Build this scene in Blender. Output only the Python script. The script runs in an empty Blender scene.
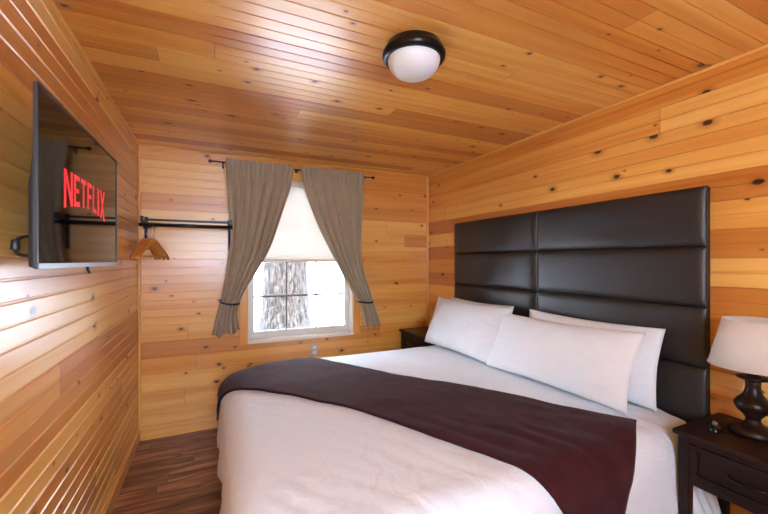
import bpy, bmesh, math, random
from mathutils import Vector, noise, Matrix
random.seed(7)
S = bpy.context.scene
C = S.collection
PI = math.pi
# ---------------------------------------------------------------- room size (metres), camera stands at x = y = 0
XL, XR, YB, YF, H = -0.517, 2.161, 3.4735, -1.05, 2.35
HC = 1.425
F, YAW = 370.08, 0.4388
WX0, WX1, WZ0, WZ1 = 0.299, 1.289, 0.712, 2.165          # window opening in the back wall
FX0, FX1, FZ0, FZ1 = -0.36, 0.56, 1.10, 2.12             # added opening in the unseen front wall, lets fill light in

def wall_pt(u, v, y):                                    # helper used to work out sizes on planes parallel to the back wall
    r = (u-384)/F; up = (260.73-v)/F
    c, s = math.cos(YAW), math.sin(YAW)
    d = Vector((c*r+s, -s*r+c, up)); t = y/d.y
    return (d.x*t, HC+d.z*t)

# ================================================================= materials
def new_mat(name):
    m = bpy.data.materials.new(name); m.use_nodes = True
    nt = m.node_tree; b = nt.nodes['Principled BSDF']
    return m, nt, b
def sset(b, **k):
    for n, v in k.items():
        n = n.replace('_', ' ')
        for i in b.inputs:
            if i.name.lower() == n.lower():
                i.default_value = v; break
def nd(nt, t, **k):
    n = nt.nodes.new(t)
    for a, v in k.items(): setattr(n, a, v)
    return n
def mth(nt, op, a, b=None, c=None, clamp=False):
    n = nt.nodes.new('ShaderNodeMath'); n.operation = op; n.use_clamp = clamp
    for i, x in enumerate((a, b, c)):
        if x is None: continue
        if isinstance(x, (int, float)): n.inputs[i].default_value = x
        else: nt.links.new(x, n.inputs[i])
    return n.outputs[0]
def comb(nt, x, y, z):
    n = nt.nodes.new('ShaderNodeCombineXYZ')
    for i, v in enumerate((x, y, z)):
        if isinstance(v, (int, float)): n.inputs[i].default_value = v
        else: nt.links.new(v, n.inputs[i])
    return n.outputs[0]
def ramp(nt, fac, stops):
    n = nt.nodes.new('ShaderNodeValToRGB')
    e = n.color_ramp.elements
    while len(e) < len(stops): e.new(0.5)
    for i, (p, c) in enumerate(stops):
        e[i].position = p; e[i].color = (*c, 1)
    nt.links.new(fac, n.inputs[0]); return n.outputs[0]
def mixc(nt, fac, a, b, mode='MIX'):
    n = nt.nodes.new('ShaderNodeMix'); n.data_type = 'RGBA'; n.blend_type = mode
    for i, v in ((0, fac), (6, a), (7, b)):
        if isinstance(v, (int, float)): n.inputs[i].default_value = v
        elif isinstance(v, tuple): n.inputs[i].default_value = (*v, 1)
        else: nt.links.new(v, n.inputs[i])
    return n.outputs[2]
def sep(nt):
    tc = nd(nt, 'ShaderNodeTexCoord'); s = nd(nt, 'ShaderNodeSeparateXYZ')
    nt.links.new(tc.outputs['Object'], s.inputs[0]); return tc, s

def pine(name, la, pa, off=0.0, joint=2.2, seed=0.0, rough=0.3, board=0.133, tint=(1, 1, 1), knots=0.52, solid=False, fixed=None):
    """varnished knotty pine boards; la = axis along the boards, pa = axis across them"""
    m, nt, b = new_mat(name)
    tc, s = sep(nt)
    l, p = s.outputs[la], s.outputs[pa]
    if solid:
        bid = comb(nt, seed, seed*1.7, 0.3); bi = seed; l2 = l
        if fixed is None: fixed = 0.4
    else:
        bi = mth(nt, 'FLOOR', mth(nt, 'DIVIDE', mth(nt, 'SUBTRACT', p, off), board))
        wn = nd(nt, 'ShaderNodeTexWhiteNoise', noise_dimensions='1D')
        nt.links.new(mth(nt, 'ADD', bi, 13.37+seed), wn.inputs['W'])
        l2 = mth(nt, 'ADD', l, mth(nt, 'MULTIPLY', wn.outputs['Value'], 5.0))
        lj = mth(nt, 'DIVIDE', l2, joint)
        ji = mth(nt, 'FLOOR', lj)
        bid = comb(nt, bi, ji, seed)
    wb = nd(nt, 'ShaderNodeTexWhiteNoise', noise_dimensions='3D'); nt.links.new(bid, wb.inputs['Vector'])
    rv = wb.outputs['Value']
    rs = nd(nt, 'ShaderNodeSeparateColor'); nt.links.new(wb.outputs['Color'], rs.inputs[0])
    # knots: dark elongated spots, sparse
    kv = nd(nt, 'ShaderNodeTexVoronoi', voronoi_dimensions='2D', feature='F1'); kv.inputs['Scale'].default_value = 6.2
    kv.inputs['Randomness'].default_value = 1.0
    nt.links.new(comb(nt, mth(nt, 'MULTIPLY', l2, 0.62), mth(nt, 'ADD', p, seed*3.1), 0.0), kv.inputs['Vector'])
    kc = nd(nt, 'ShaderNodeSeparateColor'); nt.links.new(kv.outputs['Color'], kc.inputs[0])
    present = mth(nt, 'GREATER_THAN', kc.outputs[0], knots)
    kr = mth(nt, 'ADD', mth(nt, 'MULTIPLY', mth(nt, 'POWER', kc.outputs[1], 2.5), 0.070), 0.024)
    kn = nd(nt, 'ShaderNodeTexNoise'); kn.inputs['Scale'].default_value = 60; kn.inputs['Detail'].default_value = 2
    nt.links.new(tc.outputs['Object'], kn.inputs['Vector'])
    kd = mth(nt, 'ADD', kv.outputs['Distance'], mth(nt, 'MULTIPLY', mth(nt, 'SUBTRACT', kn.outputs[0], 0.5), 0.045))
    q = mth(nt, 'DIVIDE', kd, kr)
    core = mth(nt, 'MULTIPLY', present, mth(nt, 'SUBTRACT', 1.0, mth(nt, 'SMOOTH_MIN', mth(nt, 'MULTIPLY', q, 0.95), 1.0, 0.3), clamp=True), clamp=True)
    core = mth(nt, 'MULTIPLY', core, 3.4, clamp=True)
    halo = mth(nt, 'MULTIPLY', present, mth(nt, 'SUBTRACT', 1.0, mth(nt, 'MULTIPLY', q, 0.36), clamp=True), clamp=True)
    # grain, bent round the knots
    p2 = mth(nt, 'ADD', p, mth(nt, 'MULTIPLY', halo, 0.02))
    g1 = nd(nt, 'ShaderNodeTexNoise'); g1.inputs['Scale'].default_value = 1.0; g1.inputs['Detail'].default_value = 3; g1.inputs['Distortion'].default_value = 0.9
    nt.links.new(comb(nt, mth(nt, 'MULTIPLY', l2, 0.5), mth(nt, 'MULTIPLY', p2, 12.0), mth(nt, 'MULTIPLY', rv, 37.0)), g1.inputs['Vector'])
    g2 = nd(nt, 'ShaderNodeTexNoise'); g2.inputs['Scale'].default_value = 1.0; g2.inputs['Detail'].default_value = 5
    nt.links.new(comb(nt, mth(nt, 'MULTIPLY', l2, 3.5), mth(nt, 'MULTIPLY', p2, 160.0), mth(nt, 'MULTIPLY', rv, 11.0)), g2.inputs['Vector'])
    fac = mth(nt, 'ADD', mth(nt, 'MULTIPLY', g1.outputs[0], 0.80), mth(nt, 'MULTIPLY', g2.outputs[0], 0.20))
    t = lambda c: tuple(c[i]*tint[i] for i in range(3))
    base = ramp(nt, fac, [(0.25, t((0.70, 0.26, 0.045))), (0.44, t((0.86, 0.42, 0.095))), (0.58, t((0.92, 0.51, 0.135))), (0.78, t((0.95, 0.60, 0.20)))])
    # every board its own tone
    tone = ramp(nt, rv if fixed is None else mth(nt, 'ADD', 0.0, fixed), [(0.0, (0.70, 0.50, 0.38)), (0.25, (0.88, 0.73, 0.58)), (0.5, (0.99, 0.94, 0.88)), (0.8, (1.03, 1.08, 1.12)), (1.0, (1.05, 1.18, 1.38))])
    col = mixc(nt, 1.0, base, tone, 'MULTIPLY')
    col = mixc(nt, mth(nt, 'MULTIPLY', halo, 0.85), col, t((0.40, 0.125, 0.025)))
    col = mixc(nt, core, col, (0.060, 0.015, 0.005))
    if not solid:
        fr = mth(nt, 'FRACT', lj)
        je = mth(nt, 'LESS_THAN', fr, 0.0022/joint)
        col = mixc(nt, mth(nt, 'MULTIPLY', je, 0.75), col, (0.14, 0.06, 0.02))
    nt.links.new(col, b.inputs['Base Color'])
    rn = mth(nt, 'ADD', mth(nt, 'MULTIPLY', g1.outputs[0], 0.12), rough-0.06)
    nt.links.new(rn, b.inputs['Roughness'])
    sset(b, Coat_Weight=0.5, Coat_Roughness=0.25, Specular_IOR_Level=0.5)
    bp = nd(nt, 'ShaderNodeBump'); bp.inputs['Strength'].default_value = 0.08; bp.inputs['Distance'].default_value = 0.004
    nt.links.new(g2.outputs[0], bp.inputs['Height']); nt.links.new(bp.outputs[0], b.inputs['Normal'])
    return m

def plain(name, col, rough=0.5, metal=0.0, var=0.0, vscale=8.0, bump=0.0, bscale=200.0, **k):
    m, nt, b = new_mat(name)
    sset(b, Base_Color=(*col, 1), Roughness=rough, Metallic=metal, **k)
    tc = nd(nt, 'ShaderNodeTexCoord')
    if var > 0:
        n = nd(nt, 'ShaderNodeTexNoise'); n.inputs['Scale'].default_value = vscale; n.inputs['Detail'].default_value = 4
        nt.links.new(tc.outputs['Object'], n.inputs['Vector'])
        c = ramp(nt, n.outputs[0], [(0.3, tuple(x*(1-var) for x in col)), (0.7, tuple(min(1, x*(1+var)) for x in col))])
        nt.links.new(c, b.inputs['Base Color'])
    if bump > 0:
        n = nd(nt, 'ShaderNodeTexNoise'); n.inputs['Scale'].default_value = bscale; n.inputs['Detail'].default_value = 3
        nt.links.new(tc.outputs['Object'], n.inputs['Vector'])
        bp = nd(nt, 'ShaderNodeBump'); bp.inputs['Strength'].default_value = bump; bp.inputs['Distance'].default_value = 0.003
        nt.links.new(n.outputs[0], bp.inputs['Height']); nt.links.new(bp.outputs[0], b.inputs['Normal'])
    return m

M = {}
OFFZ = 0.107
M['pine_back'] = pine('pine_back', 'X', 'Z', OFFZ, 4.4, 2.0, tint=(0.99, 0.93, 0.84))
M['pine_left'] = pine('pine_left', 'Y', 'Z', OFFZ, 4.4, 5.0, rough=0.34)
M['pine_right'] = pine('pine_right', 'Y', 'Z', OFFZ, 4.8, 9.0, tint=(1.0, 0.96, 0.88), knots=0.42)
M['pine_ceiling'] = pine('pine_ceiling', 'X', 'Y', 0.008, 5.0, 14.0, rough=0.34, tint=(0.98, 0.90, 0.79), knots=0.56)
M['trim_z'] = pine('pine_trim_vertical', 'Z', 'X', seed=3.0, solid=True, fixed=0.8, knots=0.9)
M['trim_x'] = pine('pine_trim_along', 'X', 'Z', seed=4.0, solid=True, fixed=0.55, knots=0.8)
M['trim_y'] = pine('pine_trim_side', 'Y', 'Z', seed=6.0, solid=True, fixed=0.6, knots=0.8)
M['casing_z'] = pine('pine_casing_vertical', 'Z', 'X', seed=7.0, solid=True, fixed=0.3, knots=0.75)
M['casing_x'] = pine('pine_casing_along', 'X', 'Z', seed=8.0, solid=True, fixed=0.4, knots=0.75)
M['hanger_wood'] = pine('hanger_wood', 'Y', 'Z', seed=11.0, solid=True, fixed=0.3, knots=0.99, tint=(0.9, 0.78, 0.6))

def floor_mat():
    m, nt, b = new_mat('dark_plank_floor')
    tc, s = sep(nt); l, p = s.outputs['X'], s.outputs['Y']
    bw = 0.17
    bi = mth(nt, 'FLOOR', mth(nt, 'DIVIDE', p, bw))
    wn = nd(nt, 'ShaderNodeTexWhiteNoise', noise_dimensions='1D'); nt.links.new(mth(nt, 'ADD', bi, 4.2), wn.inputs['W'])
    l2 = mth(nt, 'ADD', l, mth(nt, 'MULTIPLY', wn.outputs[0], 3.0)); lj = mth(nt, 'DIVIDE', l2, 1.2)
    bid = comb(nt, bi, mth(nt, 'FLOOR', lj), 2.0)
    wb = nd(nt, 'ShaderNodeTexWhiteNoise', noise_dimensions='3D'); nt.links.new(bid, wb.inputs['Vector'])
    g = nd(nt, 'ShaderNodeTexNoise'); g.inputs['Scale'].default_value = 1; g.inputs['Detail'].default_value = 6; g.inputs['Distortion'].default_value = 0.8
    nt.links.new(comb(nt, mth(nt, 'MULTIPLY', l2, 2.2), mth(nt, 'MULTIPLY', p, 17.0), mth(nt, 'MULTIPLY', wb.outputs[0], 30.0)), g.inputs['Vector'])
    col = ramp(nt, g.outputs[0], [(0.30, (0.06, 0.020, 0.010)), (0.45, (0.22, 0.082, 0.038)), (0.56, (0.38, 0.165, 0.082)), (0.70, (0.56, 0.34, 0.22))])
    tone = ramp(nt, wb.outputs[0], [(0, (0.62, 0.58, 0.55)), (0.6, (1, 1, 1)), (1, (1.3, 1.25, 1.2))])
    col = mixc(nt, 1.0, col, tone, 'MULTIPLY')
    e1 = mth(nt, 'LESS_THAN', mth(nt, 'FRACT', mth(nt, 'DIVIDE', p, bw)), 0.014)
    e2 = mth(nt, 'LESS_THAN', mth(nt, 'FRACT', lj), 0.002)
    col = mixc(nt, mth(nt, 'MULTIPLY', mth(nt, 'MAXIMUM', e1, e2), 0.7), col, (0.02, 0.01, 0.006))
    nt.links.new(col, b.inputs['Base Color']); sset(b, Roughness=0.36)
    return m
M['floor'] = floor_mat()

def fabric(name, col, rough=0.9, sheen=0.3, weave=900.0, bump=0.25, var=0.05, trans=0.0, tcol=None, wr=0.0, spec=0.2):
    m, nt, b = new_mat(name)
    tc = nd(nt, 'ShaderNodeTexCoord')
    n = nd(nt, 'ShaderNodeTexNoise'); n.inputs['Scale'].default_value = 14; n.inputs['Detail'].default_value = 5
    nt.links.new(tc.outputs['Object'], n.inputs['Vector'])
    c = ramp(nt, n.outputs[0], [(0.3, tuple(x*(1-var) for x in col)), (0.7, tuple(min(1, x*(1+var)) for x in col))])
    nt.links.new(c, b.inputs['Base Color'])
    sset(b, Roughness=rough, Sheen_Weight=sheen, Sheen_Roughness=0.5, Specular_IOR_Level=spec)
    w = nd(nt, 'ShaderNodeTexNoise'); w.inputs['Scale'].default_value = weave; w.inputs['Detail'].default_value = 1
    nt.links.new(tc.outputs['Object'], w.inputs['Vector'])
    hgt = w.outputs[0]
    bp = nd(nt, 'ShaderNodeBump'); bp.inputs['Strength'].default_value = bump; bp.inputs['Distance'].default_value = 0.001
    nt.links.new(hgt, bp.inputs['Height']); nrm = bp.outputs[0]
    if wr > 0:
        w2 = nd(nt, 'ShaderNodeTexNoise'); w2.inputs['Scale'].default_value = 9; w2.inputs['Detail'].default_value = 3; w2.inputs['Distortion'].default_value = 1.2
        nt.links.new(tc.outputs['Object'], w2.inputs['Vector'])
        b2 = nd(nt, 'ShaderNodeBump'); b2.inputs['Strength'].default_value = wr; b2.inputs['Distance'].default_value = 0.02
        nt.links.new(w2.outputs[0], b2.inputs['Height']); nt.links.new(nrm, b2.inputs['Normal']); nrm = b2.outputs[0]
    nt.links.new(nrm, b.inputs['Normal'])
    if trans > 0:
        t = nd(nt, 'ShaderNodeBsdfTranslucent'); t.inputs[0].default_value = (*(tcol or col), 1)
        mx = nd(nt, 'ShaderNodeMixShader'); mx.inputs[0].default_value = trans
        out = nt.nodes['Material Output']
        nt.links.new(b.outputs[0], mx.inputs[1]); nt.links.new(t.outputs[0], mx.inputs[2]); nt.links.new(mx.outputs[0], out.inputs[0])
    return m
M['white_cotton'] = fabric('white_cotton', (0.79, 0.84, 0.91), wr=0.5, var=0.01)
M['pillow_cotton'] = fabric('pillow_cotton', (0.82, 0.86, 0.91), wr=0.4, var=0.01)
M['runner'] = fabric('plum_velvet', (0.050, 0.013, 0.016), rough=0.95, sheen=0.06, spec=0.06, weave=350, bump=0.5, var=0.18)
M['curtain'] = fabric('taupe_curtain', (0.45, 0.35, 0.235), trans=0.03, tcol=(0.5, 0.36, 0.22), var=0.05, sheen=0.15)
M['shade_cloth'] = fabric('cellular_shade_cloth', (0.80, 0.77, 0.73), trans=0.10, tcol=(0.95, 0.80, 0.64), var=0.0, sheen=0.0)
M['lamp_linen'] = fabric('lamp_linen', (0.84, 0.79, 0.72), trans=0.25, tcol=(0.85, 0.75, 0.65), weave=500, bump=0.4, var=0.04)
M['leather'] = plain('dark_leather', (0.017, 0.0145, 0.014), 0.43, Specular_IOR_Level=0.7, bump=0.25, bscale=260, var=0.15, vscale=5)
M['leather_seam'] = plain('dark_leather_backing', (0.014, 0.011, 0.010), 0.5, var=0.1)
M['black_metal'] = plain('black_metal', (0.018, 0.018, 0.020), 0.35, 0.6, var=0.1)
M['bronze'] = plain('oil_rubbed_bronze', (0.022, 0.019, 0.019), 0.28, 0.7, var=0.15)
M['lamp_wood'] = plain('dark_turned_lamp', (0.018, 0.009, 0.006), 0.34, var=0.3, vscale=25, Specular_IOR_Level=0.3)
M['frosted'] = plain('frosted_glass', (0.86, 0.87, 0.90), 0.35, var=0.01, Subsurface_Weight=0.2)
M['chrome'] = plain('steel_wire', (0.62, 0.62, 0.64), 0.25, 1.0, var=0.05)
M['vinyl'] = plain('white_vinyl', (0.76, 0.72, 0.66), 0.4, var=0.02)
M['sill_white'] = plain('pale_painted_sill', (0.80, 0.70, 0.58), 0.4, var=0.03)
M['muntin'] = plain('grey_muntin', (0.22, 0.22, 0.225), 0.5, var=0.03)
M['tv_plastic'] = plain('tv_black_plastic', (0.022, 0.022, 0.024), 0.45, var=0.05)
M['tv_silver'] = plain('tv_grey_edge', (0.17, 0.17, 0.18), 0.35, 0.6, var=0.05)
M['screen'] = plain('tv_glass', (0.006, 0.006, 0.007), 0.04, var=0.05, Specular_IOR_Level=0.42)
M['mattress'] = plain('mattress_ticking', (0.75, 0.74, 0.72), 0.8, var=0.04)
M['bed_base'] = plain('bed_base_cloth', (0.05, 0.045, 0.045), 0.8, var=0.1)
M['plate'] = plain('pale_plastic', (0.50, 0.46, 0.40), 0.4, var=0.02)
M['gadget'] = plain('glossy_black', (0.010, 0.010, 0.011), 0.12, var=0.05)
M['gadget_clear'] = plain('clear_grey_button', (0.10, 0.10, 0.11), 0.1, var=0.05)
def dark_wood():
    m, nt, b = new_mat('dark_espresso_wood')
    tc, s = sep(nt)
    g = nd(nt, 'ShaderNodeTexNoise'); g.inputs['Scale'].default_value = 1; g.inputs['Detail'].default_value = 5
    nt.links.new(comb(nt, mth(nt, 'MULTIPLY', s.outputs['X'], 30.0), mth(nt, 'MULTIPLY', s.outputs['Y'], 4.0), mth(nt, 'MULTIPLY', s.outputs['Z'], 40.0)), g.inputs['Vector'])
    c = ramp(nt, g.outputs[0], [(0.3, (0.010, 0.004, 0.003)), (0.7, (0.024, 0.010, 0.007))])
    nt.links.new(c, b.inputs['Base Color']); sset(b, Roughness=0.42, Specular_IOR_Level=0.25)
    return m
M['espresso'] = dark_wood()
def emit(name, col, s):
    m, nt, b = new_mat(name); sset(b, Base_Color=(*col, 1), Emission_Color=(*col, 1), Emission_Strength=s, Roughness=0.4)
    n = nd(nt, 'ShaderNodeTexNoise'); n.inputs['Scale'].default_value = 3
    return m
M['logo_red'] = emit('lit_red_letters', (0.62, 0.006, 0.012), 0.55)
def glass():
    m, nt, b = new_mat('window_glass')
    t = nd(nt, 'ShaderNodeBsdfTransparent'); t.inputs[0].default_value = (0.98, 0.99, 0.99, 1)
    g = nd(nt, 'ShaderNodeBsdfGlossy'); g.inputs['Roughness'].default_value = 0.02
    fz = nd(nt, 'ShaderNodeFresnel'); fz.inputs[0].default_value = 1.45
    mx = nd(nt, 'ShaderNodeMixShader')
    nt.links.new(fz.outputs[0], mx.inputs[0]); nt.links.new(t.outputs[0], mx.inputs[1]); nt.links.new(g.outputs[0], mx.inputs[2])
    nt.links.new(mx.outputs[0], nt.nodes['Material Output'].inputs[0]); return m
M['glass'] = glass()
def bark():
    m, nt, b = new_mat('grey_bark')
    tc, s = sep(nt)
    v = nd(nt, 'ShaderNodeTexNoise'); v.inputs['Scale'].default_value = 1; v.inputs['Detail'].default_value = 5; v.inputs['Distortion'].default_value = 1.0
    nt.links.new(comb(nt, mth(nt, 'MULTIPLY', s.outputs['X'], 24.0), mth(nt, 'MULTIPLY', s.outputs['Y'], 24.0), mth(nt, 'MULTIPLY', s.outputs['Z'], 7.0)), v.inputs['Vector'])
    c = ramp(nt, v.outputs[0], [(0.34, (0.012, 0.010, 0.009)), (0.45, (0.026, 0.022, 0.020)), (0.55, (0.045, 0.040, 0.036)), (0.74, (0.085, 0.077, 0.070))])
    nt.links.new(c, b.inputs['Base Color']); sset(b, Roughness=0.9, Specular_IOR_Level=0.1)
    return m
M['bark'] = bark()
M['snow'] = plain('snow', (0.86, 0.88, 0.92), 0.9, var=0.04, vscale=0.8, bump=0.2, bscale=6)
M['far_wood'] = plain('weathered_grey_boards', (0.45, 0.46, 0.48), 0.9, var=0.1)

# ================================================================= object helpers
def tag(o, label, cat, group=None):
    o['label'] = label; o['category'] = cat
    if group: o['group'] = group
    return o
def thing(name, label, cat, loc=(0, 0, 0), rz=0.0, group=None):
    o = bpy.data.objects.new(name, None); C.objects.link(o); o.empty_display_size = 0.05
    o.location = loc; o.rotation_euler = (0, 0, rz)
    return tag(o, label, cat, group)
def obj(name, bm, mat, parent=None, smooth=False, world=False, bevel=0.0, seg=2, label=None, subsurf=0, solid=0.0):
    """links bm as one mesh object; world=True: bm is in world coordinates although it gets a parent"""
    if world and parent is not None:
        off = Vector((0, 0, 0)); q = parent
        while q is not None: off += q.location; q = q.parent
        bmesh.ops.translate(bm, verts=bm.verts, vec=-off)
    bmesh.ops.recalc_face_normals(bm, faces=bm.faces)
    me = bpy.data.meshes.new(name); bm.to_mesh(me); bm.free()
    o = bpy.data.objects.new(name, me); C.objects.link(o)
    me.materials.append(mat)
    if smooth:
        for f in me.polygons: f.use_smooth = True
    if parent is not None: o.parent = parent
    if solid:
        s = o.modifiers.new('thickness', 'SOLIDIFY'); s.thickness = abs(solid); s.offset = -1 if solid > 0 else 1
    if bevel:
        bv = o.modifiers.new('bevel', 'BEVEL'); bv.width = bevel; bv.segments = seg; bv.limit_method = 'ANGLE'; bv.angle_limit = math.radians(40)
    if subsurf:
        sb = o.modifiers.new('smooth', 'SUBSURF'); sb.levels = subsurf; sb.render_levels = subsurf
    if label: o['label'] = label
    return o
def struct(name, bm, mat, parent=None, **k):
    o = obj(name, bm, mat, parent, **k)
    if parent is None: o['kind'] = 'structure'
    return o
def NB(): return bmesh.new()
def box(bm, x0, x1, y0, y1, z0, z1):
    v = [bm.verts.new((x, y, z)) for x in (x0, x1) for y in (y0, y1) for z in (z0, z1)]
    for f in ((0, 1, 3, 2), (4, 6, 7, 5), (0, 4, 5, 1), (2, 3, 7, 6), (0, 2, 6, 4), (1, 5, 7, 3)):
        bm.faces.new([v[i] for i in f])
    return bm
def tube(bm, pts, r, n=10, caps=True):
    pts = [Vector(p) for p in pts]; rings = []
    rr = r if isinstance(r, (list, tuple)) else [r]*len(pts)
    up = None
    for i, p in enumerate(pts):
        t = (pts[min(i+1, len(pts)-1)] - pts[max(i-1, 0)]).normalized()
        if up is None:
            up = Vector((0, 0, 1)) if abs(t.z) < 0.9 else Vector((1, 0, 0))
        a = t.cross(up).normalized(); up = a.cross(t).normalized()
        rings.append([bm.verts.new(p + rr[i]*(math.cos(2*PI*k/n)*a + math.sin(2*PI*k/n)*up)) for k in range(n)])
    for i in range(len(rings)-1):
        for k in range(n):
            bm.faces.new((rings[i][k], rings[i][(k+1) % n], rings[i+1][(k+1) % n], rings[i+1][k]))
    if caps:
        bm.faces.new(rings[0]); bm.faces.new(rings[-1])
    return bm
def lathe(bm, prof, n=40, c=(0, 0, 0)):
    rings = []
    for r, z in prof:
        if r < 1e-5: rings.append([bm.verts.new((c[0], c[1], c[2]+z))])
        else: rings.append([bm.verts.new((c[0]+r*math.cos(2*PI*k/n), c[1]+r*math.sin(2*PI*k/n), c[2]+z)) for k in range(n)])
    for i in range(len(rings)-1):
        a, b = rings[i], rings[i+1]
        for k in range(n):
            if len(a) == 1 and len(b) == 1: continue
            if len(a) == 1: bm.faces.new((a[0], b[k], b[(k+1) % n]))
            elif len(b) == 1: bm.faces.new((a[k], a[(k+1) % n], b[0]))
            else: bm.faces.new((a[k], a[(k+1) % n], b[(k+1) % n], b[k]))
    return bm
def grid(bm, fn, nu, nv):
    vs = [[bm.verts.new(fn(i/nu, j/nv)) for j in range(nv+1)] for i in range(nu+1)]
    for i in range(nu):
        for j in range(nv):
            bm.faces.new((vs[i][j], vs[i+1][j], vs[i+1][j+1], vs[i][j+1]))
    return bm
def catmull(P, n=12):
    P = [Vector(p) for p in P]; out = []
    Q = [2*P[0]-P[1]] + P + [2*P[-1]-P[-2]]
    for i in range(1, len(Q)-2):
        for k in range(n):
            t = k/n; a, b, c, d = Q[i-1], Q[i], Q[i+1], Q[i+2]
            out.append(0.5*((2*b) + (c-a)*t + (2*a-5*b+4*c-d)*t*t + (3*b-a-3*c+d)*t*t*t))
    out.append(P[-1].copy()); return out
def resample(P, n):
    L = [0.0]
    for i in range(1, len(P)): L.append(L[-1] + (P[i]-P[i-1]).length)
    out = []; j = 0
    for k in range(n+1):
        s = L[-1]*k/n
        while j < len(L)-2 and L[j+1] < s: j += 1
        t = (s-L[j])/max(1e-9, L[j+1]-L[j]); out.append(P[j].lerp(P[j+1], min(1, max(0, t))))
    return out
def copy_tree(o, parent=None):
    c = o.copy(); C.objects.link(c)
    if parent is not None: c.parent = parent
    for ch in list(o.children): copy_tree(ch, c)
    return c

# ================================================================= setting
G = 0.0665
def planked(bm, place, l0, l1, p0, p1, off, hole=None, back=0.12, slot=None):
    """boards with v-grooves; place(l, p, d): d = depth away from the room"""
    lv = [(p0, 0.0), (p1, 0.0)]
    k = math.floor((p0-off)/G)
    while off+k*G < p1:
        g = off+k*G; big = (k % 2 == 0)
        w, dp = (0.0062, 0.0052) if big else (0.0055, 0.0042)
        prof = ((-w, 0), (-0.0016, dp), (0.0016, dp), (w, 0))
        if slot: q = slot*(1.0 if big else 0.75); prof = ((-q-0.0010, 0), (-q, 0.0012), (-q+0.0001, 0.0054), (q-0.0001, 0.0054), (q, 0.0012), (q+0.0010, 0))
        for dx, dd in prof:
            if p0+0.001 < g+dx < p1-0.001: lv.append((g+dx, dd))
        k += 1
    if hole:
        for hp in (hole[2], hole[3]): lv.append((hp, 0.0))
    lv.sort()
    for (a, da), (b, db) in zip(lv, lv[1:]):
        if b-a < 1e-5: continue
        segs = [(l0, l1)]
        if hole and (a+b)/2 > hole[2] and (a+b)/2 < hole[3]: segs = [(l0, hole[0]), (hole[1], l1)]
        for s0, s1 in segs:
            bm.faces.new([bm.verts.new(place(*q)) for q in ((s0, a, da), (s1, a, da), (s1, b, db), (s0, b, db))])
    bmesh.ops.remove_doubles(bm, verts=bm.verts, dist=1e-6)
    regs = [(l0, l1, p0, p1)]
    if hole: regs = [(l0, hole[0], p0, p1), (hole[1], l1, p0, p1), (hole[0], hole[1], p0, hole[2]), (hole[0], hole[1], hole[3], p1)]
    for a, b, c, d in regs:
        P = [place(l, p, dd) for l in (a, b) for p in (c, d) for dd in (0.006, back)]
        v = [bm.verts.new(q) for q in P]
        for f in ((0, 1, 3, 2), (4, 6, 7, 5), (0, 4, 5, 1), (2, 3, 7, 6), (0, 2, 6, 4), (1, 5, 7, 3)):
            bm.faces.new([v[i] for i in f])
    return bm
struct('wall_back', planked(NB(), lambda l, p, d: (l, YB+d, p), XL-0.1, XR+0.1, 0, H, OFFZ, (WX0, WX1, WZ0, WZ1), slot=0.0020), M['pine_back'])
struct('wall_left', planked(NB(), lambda l, p, d: (XL-d, l, p), YF, YB, 0, H, OFFZ), M['pine_left'])
struct('wall_right', planked(NB(), lambda l, p, d: (XR+d, l, p), YF, YB, 0, H, OFFZ, slot=0.0011), M['pine_right'])
struct('wall_front', planked(NB(), lambda l, p, d: (l, YF-d, p), XL-0.1, XR+0.1, 0, H, OFFZ, (FX0, FX1, FZ0, FZ1)), M['pine_back'])
struct('ceiling', planked(NB(), lambda l, p, d: (l, p, H+d), XL-0.1, XR+0.1, YF-0.1, YB+0.1, 0.008, slot=0.0028), M['pine_ceiling'])
struct('floor', box(NB(), XL-0.1, XR+0.1, YF-0.1, YB+0.1, -0.1, 0.0), M['floor'])
# baseboards and corner trims
struct('baseboard_back', box(NB(), XL+0.014, XR-0.014, YB-0.014, YB, 0, 0.095), M['trim_x'], bevel=0.004)
struct('baseboard_left', box(NB(), XL, XL+0.014, YF, YB, 0, 0.095), M['trim_y'], bevel=0.004)
struct('baseboard_right', box(NB(), XR-0.014, XR, YF, YB-0.014, 0, 0.095), M['trim_y'], bevel=0.004)
struct('trim_1', box(NB(), XL, XL+0.020, YB-0.020, YB, 0.095, H-0.014), M['trim_z'], bevel=0.006)
struct('trim_2', box(NB(), XR-0.020, XR, YB-0.020, YB, 0.095, H-0.014), M['trim_z'], bevel=0.006)
struct('trim_3', box(NB(), XL+0.014, XR-0.014, YB-0.014, YB, H-0.014, H), M['casing_x'], bevel=0.005)
struct('trim_4', box(NB(), XL, XL+0.014, YF, YB, H-0.016, H), M['trim_y'], bevel=0.005)
struct('trim_5', box(NB(), XR-0.014, XR, YF, YB, H-0.016, H), M['trim_y'], bevel=0.005)

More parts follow.
